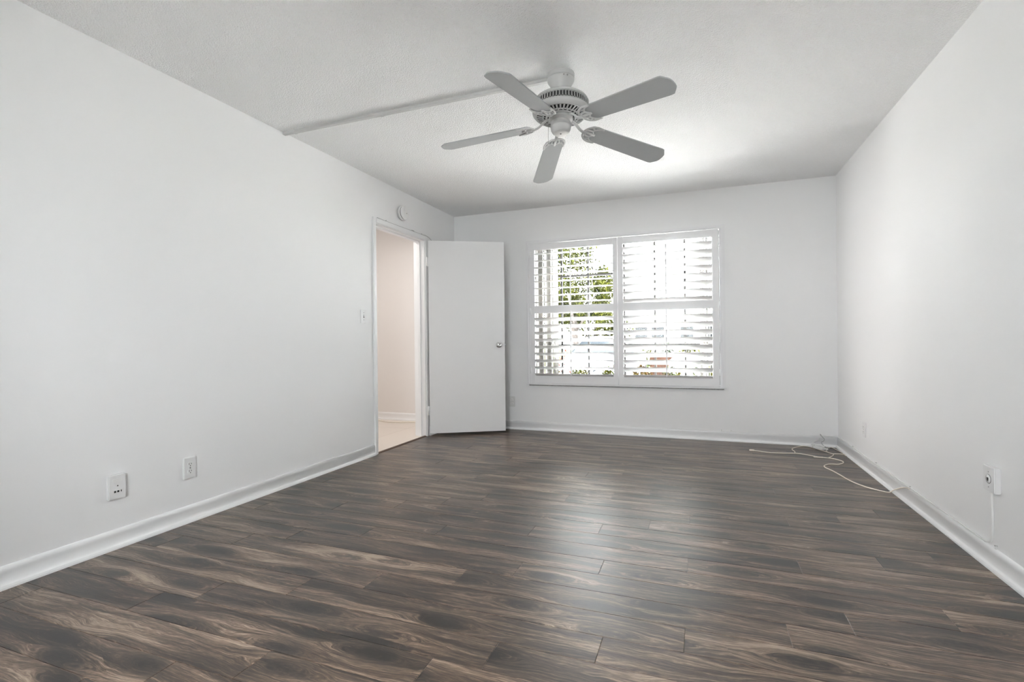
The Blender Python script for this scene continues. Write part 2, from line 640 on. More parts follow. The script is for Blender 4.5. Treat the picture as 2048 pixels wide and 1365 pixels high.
t = MB()
prof = [(-.028, -.045), (-.028, .000), (-.022, .006), (-.012, .009), (.002, .007), (.012, .001), (.012, -.045)]
t2 = bmesh.new()
A = [t2.verts.new((x, DY0 + .001, z)) for x, z in prof]
B = [t2.verts.new((x, DY1 - .001, z)) for x, z in prof]
for i in range(len(prof)):
    j = (i + 1) % len(prof)
    t2.faces.new((A[i], B[i], B[j], A[j]))
t2.faces.new(A)
t2.faces.new(B[::-1])
t.merge(t2)
struct(t.build('trim_3', M['thresh']), 'dark wood threshold strip between laminate and hall tile', 'threshold')

HX0, HY0, HY1 = -1.75, -2.9, .15
b = MB().box((HX0, HY0, -.06), (-.028, HY1, .0))
struct(b.build('floor_hall', M['tile']), 'cream ceramic tile floor seen through the doorway', 'floor')
b = MB().box((HX0, HY1, -.06), (-T, HY1 + .1, H))
struct(b.build('wall_hall_end', M['hallwall']), 'warm white hallway wall seen through the doorway', 'wall')
b = MB().box((HX0 - .1, HY0, -.06), (HX0, HY1 + .1, H)).box((HX0, HY0 - .1, -.06), (-T, HY0, H))
struct(b.build('wall_hall_side', M['hallwall']), 'hallway side walls hidden beyond the doorway', 'wall')
b = MB().box((HX0 - .1, HY0 - .1, H), (-T - .001, HY1 + .1, H + .1))
struct(b.build('ceiling_hall', M['wall']), 'hallway ceiling above the tile floor', 'ceiling')
baseboard('baseboard_hall', (-T, HY1), (HX0, HY1), 'cream baseboard at the end of the tiled hallway')
b = MB().tube([(-1.5, .09, .006), (-1.2, .07, .006), (-.95, -.04, .006), (-.75, -.02, .006), (-.55, .05, .006), (-.2, .09, .006)], .0055, smooth_pts=8)
tag(b.build('cable', M['cord']), 'cream cable lying on the hall tile by its baseboard', 'cable')

# ------------------------------------------------------------------ the open door
hx, hy = .030, -.690
dvec = Vector((.706, .405, 0)).normalized()
ang = math.atan2(dvec.y, dvec.x)
DW = .812
door = MB().box((.016, 0, 0), (DW, .035, 2.006), .0015).build('door_1', M['door'], loc=(hx, hy, .030), rot=(0, 0, ang))
struct(door, 'plain white flush door standing open into the room', 'door')
def knob_mesh(sgn):
    b = MB()
    q = Matrix.Rotation(PI / 2 * sgn, 4, 'X')
    b.lathe([(0, 0), (.033, 0), (.033, .003), (.030, .006), (.016, .008), (.0125, .012), (.0125, .026), (.020, .031), (.0265, .040),
             (.0275, .050), (.024, .058), (.012, .0615), (.010, .060), (0, .060)], 32, q)
    return b
k = knob_mesh(1).build('door_knob', M['chrome'], door, loc=(DW - .062, 0, .915))
k['label'] = 'round chrome knob'
MB().box((-.004, -.0645, -.0012), (.004, -.0605, .0012), 0).build('keyhole', M['slot'], k)
knob_mesh(-1).build('door_knob', M['chrome'], door, loc=(DW - .062, .035, .915))
MB().box((DW - .0005, .006, .885), (DW + .0015, .029, .945)).box((DW, .012, .907), (DW + .010, .023, .923), .002).build('latch', M['chrome'], door)
for z in (.19, 1.74):
    b = MB()
    b.cyl((.004, -.006, z), (.004, -.006, z + .09), .0065, seg=12)
    b.cyl((.004, -.006, z + .09), (.004, -.006, z + .096), .004, seg=10)
    b.box((.004, -.003, z), (.0155, .030, z + .09))
    hg = b.build('hinge', M['trim'], door)
# fixed hinge leaves on the jamb
b = MB()
for z in (.22, 1.77):
    b.box((-.040, DY1 - .0018, z), (.002, DY1 + .0005, z + .09))
b.build('hinge_leaf', M['trim'], jamb)

# ------------------------------------------------------------------ window: aluminium frame, grids, panes
GY = .105
wf = MB()
def wbar(b, x0, x1, z0, z1, y0=GY, y1=GY + .04, bev=.002):
    b.box((x0, y0, z0), (x1, y1, z1), bev)
for x0, x1 in ((WX0, WX0 + .035), (1.85, 1.945), (WX1 - .035, WX1)):
    wbar(wf, x0, x1, WZ0, WZ1)
for x0, x1 in ((WX0 + .035, 1.850), (1.945, WX1 - .035)):
    wbar(wf, x0, x1, WZ1 - .035, WZ1)
    wbar(wf, x0, x1, WZ0, WZ0 + .035)
win = struct(wf.build('window_1', M['frame']), 'grey metal framed window with muntin grid behind the shutters', 'window')
for side, (x0, x1, xs) in enumerate(((.950, 1.850, (1.255, 1.551)), (1.945, 2.850, (2.245, 2.538)))):
    for z0, z1, zm in ((WZ0 + .035, 1.285, .93), (1.315, WZ1 - .035, 1.688)):
        b = MB()
        for x in xs:
            b.box((x - .011, GY + .008, z0), (x + .011, GY + .026, z1), .002)
        for xa, xb in ((x0, xs[0] - .011), (xs[0] + .011, xs[1] - .011), (xs[1] + .011, x1)):
            b.box((xa, GY + .008, zm - .011), (xb, GY + .026, zm + .011), .002)
        b.build('muntin_grid', M['frame'], win)
        MB().box((x0, GY + .028, z0), (x1, GY + .032, z1)).build('pane', M['glass'], win)
    MB().box((x0, GY, 1.285), (x1, GY + .036, 1.315), .002).build('meeting_rail', M['frame'], win)

# stone sill
b = MB().box((WX0 - .005, -.012, WZ0 - .035), (WX1 + .005, GY, WZ0 - .001), .003)
struct(b.build('trim_4', M['stone']), 'speckled grey stone sill under the shutter frame', 'window sill')

# shutter surround (L frame with mitred corners)
def frame_ring(b, o, i, y0, y1):
    ox0, ox1, oz0, oz1 = o
    ix0, ix1, iz0, iz1 = i
    P_ = [((ox0, oz0), (ix0, iz0), (ix0, iz1), (ox0, oz1)), ((ox1, oz1), (ix1, iz1), (ix1, iz0), (ox1, oz0)),
          ((ox0, oz1), (ix0, iz1), (ix1, iz1), (ox1, oz1)), ((ox1, oz0), (ix1, iz0), (ix0, iz0), (ox0, oz0))]
    q = Matrix(((1, 0, 0, 0), (0, 0, -1, y1), (0, 1, 0, 0), (0, 0, 0, 1)))
    for poly in P_:
        b.prism(poly, y1 - y0, q, bev=.0015)
b = MB()
frame_ring(b, (.888, 2.906, .511, 2.083), (.937, 2.855, .520, 2.045), -.022, 0)
frame_ring(b, (.900, 2.894, .514, 2.071), (.914, 2.877, .519, 2.058), -.030, -.020)
b.box((.884, -.040, .503), (2.910, .0, .512), .002)
struct(b.build('trim_5', M['shutter']), 'white mitred frame holding the two window shutters', 'window trim')

# ------------------------------------------------------------------ plantation shutters
def louver_mesh(length):
    b = MB()
    n = 18
    pts = []
    for i in range(n):
        a = 2 * PI * i / n
        pts.append((.0445 * math.cos(a), .0056 * math.sin(a)))
    q = Matrix(((0, 0, 1, 0), (1, 0, 0, 0), (0, 1, 0, 0), (0, 0, 0, 1)))
    t = bmesh.new()
    A = [t.verts.new((x, y, 0)) for x, y in pts]
    B = [t.verts.new((x, y, length)) for x, y in pts]
    for i in range(n):
        f = t.faces.new((A[i], A[(i + 1) % n], B[(i + 1) % n], B[i]))
        f.smooth = True
    t.faces.new(A[::-1])
    t.faces.new(B)
    b.merge(t, 0, q)
    return b

def shutter(x0, x1, ox0, ox1, tilt_up, tilt_lo, rodx, label, hinge_x, hinge_z):
    y0, y1 = -.034, -.006
    z0, z1 = .522, 2.041
    root = empty('window_shutter', ((x0 + x1) / 2, (y0 + y1) / 2, z0))
    cx, cy, cz = root.location
    def loc(o):
        for v in o.data.vertices:
            v.co -= Vector((cx, cy, cz))
    up0, up1 = 1.362, 1.971
    lo0, lo1 = .600, 1.281
    for a, c in ((x0, ox0), (ox1, x1)):
        o = MB().box((a, y0, z0), (c, y1, z1), .002).build('stile', M['shutter'], root)
        loc(o)
    for nm, a, c in (('bottom_rail', z0, lo0), ('mid_rail', lo1, up0), ('top_rail', up1, z1)):
        o = MB().box((ox0, y0 + .001, a), (ox1, y1 - .001, c), .002).build(nm, M['shutter'], root)
        loc(o)
    lm = None
    for zf, n, tilt, sec in ((1.930, 8, tilt_up, 0), (1.232, 9, tilt_lo, 1)):
        pitch = .0755
        zc0 = zf - .0445 * math.sin(tilt)
        for i in range(n):
            if lm is None:
                o = louver_mesh(ox1 - ox0 - .004).build('louver', M['louver'], root)
                lm = o.data
            else:
                o = bpy.data.objects.new('louver', lm)
                S.collection.objects.link(o)
                o.parent = root
            o.location = (ox0 + .002 - cx, (y0 + y1) / 2 - cy, zc0 - i * pitch - cz)
            o.rotation_euler = (-tilt, 0, 0)
        fy = (y0 + y1) / 2 - .0445 * math.cos(tilt) - .006
        za = zf + (.030 if sec == 0 else .072)
        zb = zf - (n - 1) * pitch - .018
        b = MB().box((rodx - .0055, fy - .009, zb), (rodx + .0055, fy + .002, za), .003)
        for i in range(n):
            zz = zf - i * pitch
            b.tube([(rodx, fy + .001, zz + .008), (rodx, fy + .007, zz), (rodx, fy + .001, zz - .008)], .0008, seg=5)
        o = b.build('tilt_rod', M['shutter'], root)
        loc(o)
    for z in hinge_z:
        b = MB()
        b.cyl((hinge_x, y0 - .002, z - .032), (hinge_x, y0 - .002, z + .032), .0042, seg=10)
        b.box((hinge_x - .012, y0 - .002, z - .03), (hinge_x + .012, y0 + .003, z + .03))
        o = b.build('hinge', M['trim'], root)
        loc(o)
    tag(root, label, 'shutter', 'plantation shutters in the window')
    return root
R_ = math.radians
shutter(.941, 1.886, .990, 1.840, R_(1), R_(23), 1.400,
        'left white plantation shutter, upper slats flat open with greenery behind', .940, (1.93, 1.31, .66))
shutter(1.8900, 2.851, 1.943, 2.793, R_(27), R_(34), 2.366,
        'right white plantation shutter, slats tilted half closed', 2.853, (1.92, 1.31, .66))

# ------------------------------------------------------------------ vertical blinds stacked at both window sides
def blind(xs, label):
    root = empty('vertical_blind', (sum(xs) / len(xs), .060, WZ0 + .03))
    b = MB().box((min(xs) - .03 - root.location.x, -.02, 1.455), (max(xs) + .03 - root.location.x, .02, 1.49), .003)
    b.build('headrail', M['plastic'], root)
    n = 6
    for i, x in enumerate(xs):
        b = MB()
        a = R_(random.uniform(62, 84)) * (1 if i % 3 else -1)
        t = bmesh.new()
        V = []
        for s in range(n + 1):
            q = (s / n - .5) * .070
            bow = .004 * (1 - (2 * s / n - 1) ** 2)
            X = q * math.cos(a) - bow * math.sin(a)
            Y = q * math.sin(a) + bow * math.cos(a)
            V.append((t.verts.new((X, Y, 0)), t.verts.new((X, Y, 1.45)), t.verts.new((X + .0012, Y, 0)), t.verts.new((X + .0012, Y, 1.45))))
        for p, q in zip(V, V[1:]):
            for f in ((p[0], q[0], q[1], p[1]), (p[2], p[3], q[3], q[2]), (p[1], q[1], q[3], p[3]), (p[0], p[2], q[2], q[0])):
                t.faces.new(f).smooth = True
        t.faces.new((V[0][0], V[0][1], V[0][3], V[0][2]))
        t.faces.new((V[-1][0], V[-1][2], V[-1][3], V[-1][1]))
        b.merge(t)
        b.build('vane', M['vane'], root, loc=(x - root.location.x, 0, .003))
    tag(root, label, 'blind', 'vertical blinds behind the shutters')
blind([.975, .998, 1.030, 1.060, 1.090, 1.125, 1.155, 1.185, 1.215], 'off-white vertical blind stacked behind the left shutter')
blind([2.690, 2.715, 2.742, 2.768, 2.795], 'off-white vertical blind stacked behind the right shutter')

# ------------------------------------------------------------------ ceiling fan
PV = Vector((1.972, -2.558, 2.38))
fan = empty('ceiling_fan', (PV.x, PV.y, H))
tag(fan, 'white five-blade ceiling fan hanging from the popcorn ceiling', 'ceiling fan')
b = MB().lathe([(0, 0), (.074, 0), (.0745, -.003), (.0745, -.022), (.0735, -.024), (.066, -.0245), (.066, -.0285), (.0725, -.029), (.0735, -.031),
                (.0725, -.038), (.068, -.046), (.061, -.056), (.055, -.070), (.0515, -.084), (.049, -.090), (.030, -.092), (0, -.092)], 48)
cn = b.build('canopy', M['fan'], fan)
for a in (R_(-62), R_(-46)):
    c = Vector((math.cos(a) * .0710, math.sin(a) * .0710, -.036))
    MB().cyl(c, c + Vector((math.cos(a) * .0045, math.sin(a) * .0045, 0)), .004, seg=10).build('canopy_screw', M['brass'], cn)

tilt = Matrix.Rotation(-.057, 4, 'X') @ Matrix.Rotation(-.0046, 4, 'Y')
FR = Matrix.Translation((0, 0, PV.z - H)) @ tilt       # hanging assembly, pivot at the ball
def hang(o, m=Matrix.Identity(4)):
    o.matrix_local = FR @ m
    return o
hang(MB().lathe([(.026, .0), (.026, -.055), (.045, -.062), (.050, -.068), (.050, -.075), (0, -.075)], 32).build('downrod', M['fan'], fan))
# motor housing, upper shell with lattice vent band and lower slotted dish
b = MB().lathe([(0, -.066), (.050, -.066), (.062, -.069), (.105, -.074), (.130, -.080), (.142, -.087), (.1475, -.094), (.1485, -.098), (.1485, -.100),
                (.140, -.101), (.140, -.105)], 64, cap=False)
b.lathe([(.140, -.146), (.1525, -.146), (.1545, -.148), (.1550, -.152), (.1535, -.157), (.148, -.163), (.1425, -.168), (.137, -.1705), (.131, -.1705)], 64, cap=False)
motor = hang(b.build('motor_housing', M['fan'], fan))
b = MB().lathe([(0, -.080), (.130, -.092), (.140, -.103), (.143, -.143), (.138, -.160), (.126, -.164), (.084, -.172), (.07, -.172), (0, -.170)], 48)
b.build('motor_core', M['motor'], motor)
b = MB()
N_ = 58
for i in range(N_):
    for s in (-1, 1):
        pts = []
        for k in range(7):
            f = k / 6
            a = 2 * PI * (i + s * .40 * (1 if 1 < k < 5 else 0) + (.5 if k in (0, 6) else 0) * 0) / N_
            if k in (0, 6):
                a = 2 * PI * (i + s * .0) / N_
            if k in (1, 5):
                a = 2 * PI * (i + s * .22) / N_
            r = .1480 + .0040 * f
            pts.append((r * math.cos(a), r * math.sin(a), -.099 - .047 * f))
        b.tube(pts, .0015, seg=5)
for z, r in ((-.1005, .1482), (-.1445, .1520)):
    b.lathe([(r, z + .004), (r + .0022, z), (r, z - .004)], 64, cap=False)
b.build('vent_band', M['fan'], motor)
b = MB()
for i in range(38):
    a = 2 * PI * i / 38
    q = Matrix.Rotation(a, 4, 'Z')
    b.tube([q @ Vector((.134, 0, -.1695)), q @ Vector((.098, 0, -.1795))], .003, seg=6, flat=(.0050, .0022), up=(0, 0, 1))
b.lathe([(.138, -.1685), (.1375, -.1715), (.130, -.1735), (.130, -.170)], 64, cap=False)
b.lathe([(.101, -.177), (.101, -.1805), (.094, -.182), (.092, -.180)], 64, cap=False)
for i in range(24):
    a = 2 * PI * (i + .5) / 24
    q = Matrix.Rotation(a, 4, 'Z')
    b.tube([q @ Vector((.094, 0, -.1805)), q @ Vector((.082, 0, -.1830))], .002, seg=5, flat=(.004, .002), up=(0, 0, 1))
b.lathe([(.084, -.180), (.084, -.184), (.079, -.1865), (.073, -.184), (.071, -.174)], 64, cap=False)
b.build('slotted_dish', M['fan'], motor)
hang(MB().lathe([(0, -.170), (.064, -.172), (.066, -.175), (.066, -.190), (.062, -.194), (.048, -.196), (.044, -.206), (0, -.206)], 40).build('flywheel', M['fan'], fan))
sw = MB().lathe([(0, -.200), (.043, -.201), (.051, -.204), (.0545, -.210), (.0545, -.229), (.0555, -.230), (.0555, -.2335), (.0545, -.2345), (.0545, -.238),
                 (.053, -.250), (.047, -.262), (.040, -.2685), (.036, -.270), (0, -.270)], 40)
sw = hang(sw.build('switch_housing', M['fan'], fan))
MB().lathe([(0, -.2695), (.0045, -.2700), (.0045, -.2712), (0, -.2715)], 12).build('cap_screw', M['motor'], sw)
# pull chain
b = MB()
b.cyl((-.052, -.008, -.212), (-.066, -.012, -.214), .004, seg=10)
b.tube([(-.066, -.012, -.214), (-.067, -.012, -.26), (-.067, -.012, -.312)], .0009, seg=5)
for i in range(34):
    b.lathe([(0, -.0012), (.0012, 0), (0, .0012)], 6, Matrix.Translation((-.067, -.012, -.216 - i * .0029)))
b.cyl((-.067, -.012, -.312), (-.067, -.012, -.322), .0022, .0016, seg=8)
hang(b.build('pull_chain', M['brass'], fan))

ZR = -.2260            # blade roots; the blades droop a little towards the tips
DROOP = Matrix.Translation((.16, 0, 0)) @ Matrix.Rotation(math.atan2(.057, .52), 4, 'Y') @ Matrix.Translation((-.16, 0, 0))
PITCH = -12
def blade_mesh():
    b = MB()
    r0, r1 = .160, .684
    wr, wt = .056, .0675
    poly = []
    n = 8
    for i in range(n + 1):                      # rounded root
        a = PI / 2 + PI * i / n
        poly.append((r0 + .028 + .028 * math.cos(a), wr * math.sin(a)))
    ch = .036
    def arc(cx, cy, ra, a0, a1, k=4):
        return [(cx + ra * math.cos(a0 + (a1 - a0) * i / k), cy + ra * math.sin(a0 + (a1 - a0) * i / k)) for i in range(k + 1)]
    lower = [(r1 - ch - .012, -wt), (r1 - ch + .004, -wt + .003), (r1 - .009, -wt + .030), (r1 - .002, -wt + .040)]
    poly += lower + [(r1, -.012), (r1, .012)] + [(x, -y) for x, y in reversed(lower)]
    b.prism(poly, .006, Matrix.Translation((0, 0, -.003)), bev=.0012)
    return b
def arm_mesh():
    b = MB()
    # S-curved arm from the flywheel down to the blade, then the pierced crescent under the blade root
    b.tube([(.056, 0, -.184 - ZR), (.078, 0, -.188 - ZR), (.098, 0, -.202 - ZR), (.118, 0, -.221 - ZR), (.138, 0, -.2315 - ZR), (.156, 0, -.2335 - ZR)],
           .007, seg=10, smooth_pts=5, flat=(.0095, .006))
    return b
def bracket_mesh():
    b = MB()
    z = -.0062
    fl = (.0048, .0032)
    up = (0, 0, 1)
    outer = []
    for i in range(17):
        a = R_(-98 + 196 * i / 16)
        outer.append((.262 - .062 * math.cos(a), .0605 * math.sin(a), z))
    outer = [(.296, -.058, z)] + outer + [(.296, .058, z)]
    b.tube(outer, .005, seg=8, flat=(.0062, .0034), up=up, smooth_pts=2)
    for s in (-1, 1):
        b.tube([(.296, s * .058, z), (.268, s * .050, z), (.250, s * .036, z), (.246, s * .020, z), (.258, s * .006, z), (.270, 0, z)], .004, seg=8, flat=fl, up=up, smooth_pts=4)
        b.tube([(.204, s * .008, z), (.222, s * .020, z), (.246, s * .022, z)], .004, seg=8, flat=fl, up=up, smooth_pts=4)
        b.tube([(.222, s * .052, z), (.236, s * .044, z), (.250, s * .036, z)], .004, seg=8, flat=fl, up=up, smooth_pts=3)
    b.tube([(.198, 0, z), (.230, 0, z), (.270, 0, z)], .006, seg=8, flat=(.0085, .004), up=up)
    for v in b.bm.verts:
        v.co.x -= .054
    return b
A0 = 4.5347
bl_me = ar_me = br_me = None
for i in range(5):
    q = Matrix.Translation((0, 0, ZR)) @ Matrix.Rotation(A0 + i * 2 * PI / 5, 4, 'Z')
    qp = q @ DROOP @ Matrix.Rotation(R_(PITCH), 4, 'X')
    if i == 0:
        a = arm_mesh().build('blade_arm', M['fan'], fan)
        br = bracket_mesh().build('blade_bracket', M['fan'])
        bl = blade_mesh().build('fan_blade', M['blade'], fan)
        ar_me, br_me, bl_me = a.data, br.data, bl.data
    else:
        a = bpy.data.objects.new('blade_arm', ar_me)
        br = bpy.data.objects.new('blade_bracket', br_me)
        bl = bpy.data.objects.new('fan_blade', bl_me)
        for o in (a, br, bl):
            S.collection.objects.link(o)
        a.parent = fan
        bl.parent = fan
    br.parent = a
    hang(a, q)
    br.matrix_local = DROOP @ Matrix.Rotation(R_(PITCH), 4, 'X')
    hang(bl, qp)
    bl['label'] = 'flat grey-white paddle blade'

# cable raceway on the ceiling, from the left wall to the fan
rw = empty('cable_raceway', (0, -2.543, H))
tag(rw, 'long white cable raceway crossing the ceiling to the fan', 'cable raceway')
prev = 0.
for x1 in (.10, .80, 1.898):
    MB().box((prev + .001, -.0135, -.019), (x1 - .001, .0135, 0), .0025).build('cover', M['raceway'], rw)
    prev = x1
for x in (.10, .80):
    MB().box((x - .013, -.0155, -.021), (x + .013, .0155, -.0005), .002).build('coupling', M['raceway'], rw)

# ------------------------------------------------------------------ smoke detector above the doorway
sd = empty('smoke_detector', (0, -1.108, 2.222), (0, PI / 2, 0))
tag(sd, 'round white smoke detector on the wall above the doorway', 'smoke detector')
MB().lathe([(0, 0), (.060, 0), (.060, .010), (.0, .010)], 40).build('mounting_plate', M['plastic'], sd)
b = MB().lathe([(0, .009), (.069, .012), (.0705, .016), (.0705, .026), (.068, .029), (.060, .030), (.060, .034), (.064, .0355), (.062, .044), (.054, .049), (.030, .051), (0, .051)], 48)
body = b.build('body', M['plastic'], sd)
b = MB().lathe([(.0605, .0290), (.0622, .0300), (.0628, .0320), (.0622, .0345), (.0605, .0350)], 48, cap=False)
b.lathe([(.0600, .0088), (.0665, .0096), (.0665, .0112), (.0600, .0118)], 48, cap=False)
b.build('vent_slot', M['slot'], body)
MB().lathe([(0, .0505), (.015, .0505), (.0155, .052), (.013, .054), (0, .0545)], 24, Matrix.Translation((-.028, -.015, 0))).build('test_button', M['plate'], body)
MB().lathe([(0, .0505), (.0035, .0505), (.003, .053), (0, .0535)], 10, Matrix.Translation((.002, .020, 0))).build('indicator_light', M['slot'], body)

# ------------------------------------------------------------------ wall plates (built facing -Y)
def on_wall(name, wall, a, z):
    if wall == 'L':
        return empty(name, (0, a, z), (0, 0, PI / 2))
    if wall == 'R':
        return empty(name, (RW, a, z), (0, 0, -PI / 2))
    return empty(name, (a, 0, z))

def duplex(wall, a, z, m, label, depth=.007):
    r = on_wall('power_outlet', wall, a, z)
    MB().box((-.036, -depth, -.0585), (.036, 0, .0585), .003).build('cover_plate', m, r)
    MB().cyl((0, -depth - .0012, 0), (0, -depth + .001, 0), .0032, seg=10).build('screw', M['chrome'], r)
    for s in (-1, 1):
        zc = s * .0195
        pts = []
        for i in range(24):
            an = 2 * PI * i / 24
            pts.append((.0168 * math.cos(an), max(-.0142, min(.0142, .0168 * math.sin(an))) + zc))
        q = Matrix(((1, 0, 0, 0), (0, 0, 1, -depth - .0022), (0, 1, 0, 0), (0, 0, 0, 1)))
        re = MB().prism(pts, .0035, q, bev=.0006).build('receptacle', M['plastic'], r)
        d2 = -depth - .0026
        b = MB()
        b.box((-.0078, d2, zc - .001), (-.0055, d2 + .001, zc + .0080))
        b.box((.0052, d2, zc + .000), (.0074, d2 + .001, zc + .0070))
        b.cyl((0, d2, zc - .0075), (0, d2 + .001, zc - .0075), .0026, seg=10)
        b.build('slot', M['slot'], re)
    tag(r, label, 'outlet', 'duplex power outlets')
    return r
duplex('L', -3.249, .300, M['plate'], 'white power outlet on the left wall near the baseboard', .012)
duplex('B', .704, .306, M['plate_grey'], 'grey power outlet between the open door and the window')
duplex('R', -.767, .290, M['plate'], 'white power outlet on the right wall near the corner')

r = on_wall('data_jack', 'L', -3.620, .300)
tag(r, 'thick white wall jack plate on the left wall below two small ports', 'wall jack')
r['label'] = 'thick white jack plate with small ports, left of the left wall outlet'
MB().box((-.040, -.018, -.060), (.040, 0, .060), .004).build('cover_plate', M['plate'], r)
MB().box((-.021, -.0188, .022), (.021, -.0175, .040), .0006).build('label_window', M['plastic'], r)
MB().cyl((0, -.0192, .005), (0, -.017, .005), .003, seg=10).build('screw', M['chrome'], r)
po = MB().box((-.020, -.0200, -.030), (.020, -.0175, -.014), .0008).build('port_block', M['plastic'], r)
for x0, x1 in ((-.017, -.008), (-.003, .006), (.013, .017)):
    MB().box((x0, -.0205, -.027), (x1, -.0195, -.018)).build('port', M['slot'], po)

r = on_wall('light_switch', 'L', -1.704, 1.207)
tag(r, 'white toggle light switch plate beside the doorway', 'light switch')
MB().box((-.036, -.009, -.0585), (.036, 0, .0585), .003).build('cover_plate', M['plate'], r)
b = MB().box((-.0135, -.0105, -.024), (.0135, -.0085, .024), .0008)
sb = b.build('switch_bezel', M['plastic'], r)
MB().box((-.0042, -.021, -.006), (.0042, -.010, .006), .0015, mat4=Matrix.Rotation(R_(-18), 4, 'X')).build('toggle', M['plastic'], sb)
MB().box((-.0055, -.0112, -.013), (.0055, -.0104, .013)).build('slot', M['slot'], sb)
for z in (.030, -.030):
    MB().cyl((0, -.0100, z), (0, -.008, z), .003, seg=10).build('screw', M['slot'], r)

r = on_wall('phone_jack', 'R', -2.522, .383)
tag(r, 'white surface phone jack with round port and cable on right wall', 'phone jack')
MB().box((-.045, -.022, -.054), (.045, 0, .054), .003).build('jack_box', M['plate'], r)
rj = MB().lathe([(.0, .0), (.017, 0), (.0185, .0015), (.018, .003), (0, .003)], 28, Matrix.Translation((0, -.0218, 0)) @ Matrix.Rotation(PI / 2, 4, 'X')).build('round_insert', M['plastic'], r)
MB().lathe([(.0182, 0), (.0198, .0), (.0198, .0008), (.0182, .0008)], 28, Matrix.Translation((0, -.0219, 0)) @ Matrix.Rotation(PI / 2, 4, 'X'), cap=False).build('insert_gap', M['slot'], rj)
MB().box((-.006, -.0256, -.006), (.006, -.0245, .006), .0003).box((-.003, -.0256, -.009), (.003, -.0246, -.006)).build('port', M['slot'], rj)
for z in (.030, -.034):
    MB().cyl((0, -.0230, z), (0, -.021, z), .0028, seg=10).build('screw', M['greycable'], r)
# its cable, down to the baseboard and along the top of it to the corner
zc = .0955
pts = [(RW - .006, -2.510, .330), (RW - .007, -2.512, .30), (RW - .0065, -2.515, .20), (RW - .0065, -2.510, .135), (RW - .0065, -2.490, .108), (RW - .0065, -2.455, zc + .001)]
y = -2.40
while y < -.08:
    pts.append((RW - .0055, y, zc + random.uniform(-.0005, .0025)))
    y += .16
pts += [(RW - .006, -.035, zc + .004), (RW - .022, -.008, zc + .006), (RW - .06, -.0055, zc + .001), (RW - .100, -.0055, zc), (RW - .140, -.006, zc + .003)]
b = MB().tube(pts[:6], .0046, seg=8, smooth_pts=4)
b.tube(pts[5:], .0033, seg=8, smooth_pts=4)
tag(b.build('phone_cable', M['cable']), 'thin white cable from the phone jack along right baseboard top', 'cable')

# cable along the top of the back baseboard
pts = []
x = .70
while x < 3.70:
    pts.append((x, -.0035, .0945 + random.uniform(-.0005, .0015)))
    x += .15
b = MB().tube(pts, .0024, seg=7, smooth_pts=3)
tag(b.build('wall_cable', M['cable']), 'thin white cable along the baseboard top under the window', 'cable')

# cable over the door casing, drooping behind the door
b = MB().tube([(.008, -1.50, 2.091), (.008, -1.361, 2.0885), (.008, -1.1, 2.0882), (.008, -.896, 2.0885), (.008, -.743, 2.0885), (.007, -.68, 2.093), (.006, -.60, 2.085), (.006, -.54, 2.062), (.006, -.49, 2.02), (.006, -.46, 1.95)],
              .0026, seg=7, smooth_pts=6)
tag(b.build('door_cable', M['greycable']), 'thin grey cable over the door casing drooping behind the door', 'cable')

def clip(loc, n, label, grp, twin=False):
    """nail-in cable clip; n = direction away from the wall"""
    n = Vector(n)
    q = n.to_track_quat('-Y', 'Z').to_euler()
    o = empty('cable_clip', loc, q)
    b = MB()
    b.tube([(-.001, 0, -.0055), (-.001, -.006, -.0055), (-.001, -.0085, -.001), (-.001, -.007, .0035), (-.001, 0, .0045)], .0022, seg=6, flat=(.0035, .0016))
    b.build('saddle', M['plastic'], o)
    MB().cyl((0, 0, .0075), (0, -.009, .0075), .0013, seg=8).cyl((0, -.008, .0075), (0, -.0095, .0075), .003, seg=8).build('nail', M['greycable'], o)
    tag(o, label, 'cable clip', grp)
g1 = 'clips along the right baseboard'
clip((RW, -.473, zc + .001), (-1, 0, 0), 'cable clip on right baseboard, nearest the corner', g1)
clip((RW, -1.036, zc + .001), (-1, 0, 0), 'cable clip midway along right baseboard cable', g1)
clip((RW, -1.639, zc + .001), (-1, 0, 0), 'cable clip on right baseboard where the beige cord climbs', g1)
clip((RW, -2.535, zc + .003), (-1, 0, 0), 'cable clip on right baseboard under the phone jack', g1)
g2 = 'clips on the baseboard under the window'
clip((2.863, 0, .0955), (0, -1, 0), 'left clip of the pair below the window right end', g2)
clip((2.947, 0, .0955), (0, -1, 0), 'right clip of the pair below the window right end', g2)
clip((3.690, 0, .0965), (0, -1, 0), 'cable clip on the far baseboard above the cord coil', g2)
g3 = 'clips above the door casing'
clip((0, -1.361, 2.0895), (1, 0, 0), 'small cable clip above the door casing, left end', g3)
clip((0, -.743, 2.0895), (1, 0, 0), 'small cable clip above the door casing, right end', g3)
b = MB()
b.box((.001, -.945, 2.0885), (.013, -.895, 2.0965), .002)
for i in range(4):
    b.box((.0128, -.940 + i * .012, 2.0895), (.0136, -.934 + i * .012, 2.0955), 0, 1)
tag(b.build('cable_connector', [M['plastic'], M['slot']]), 'tiny dark splice connector on the cable over the doorway', 'connector')

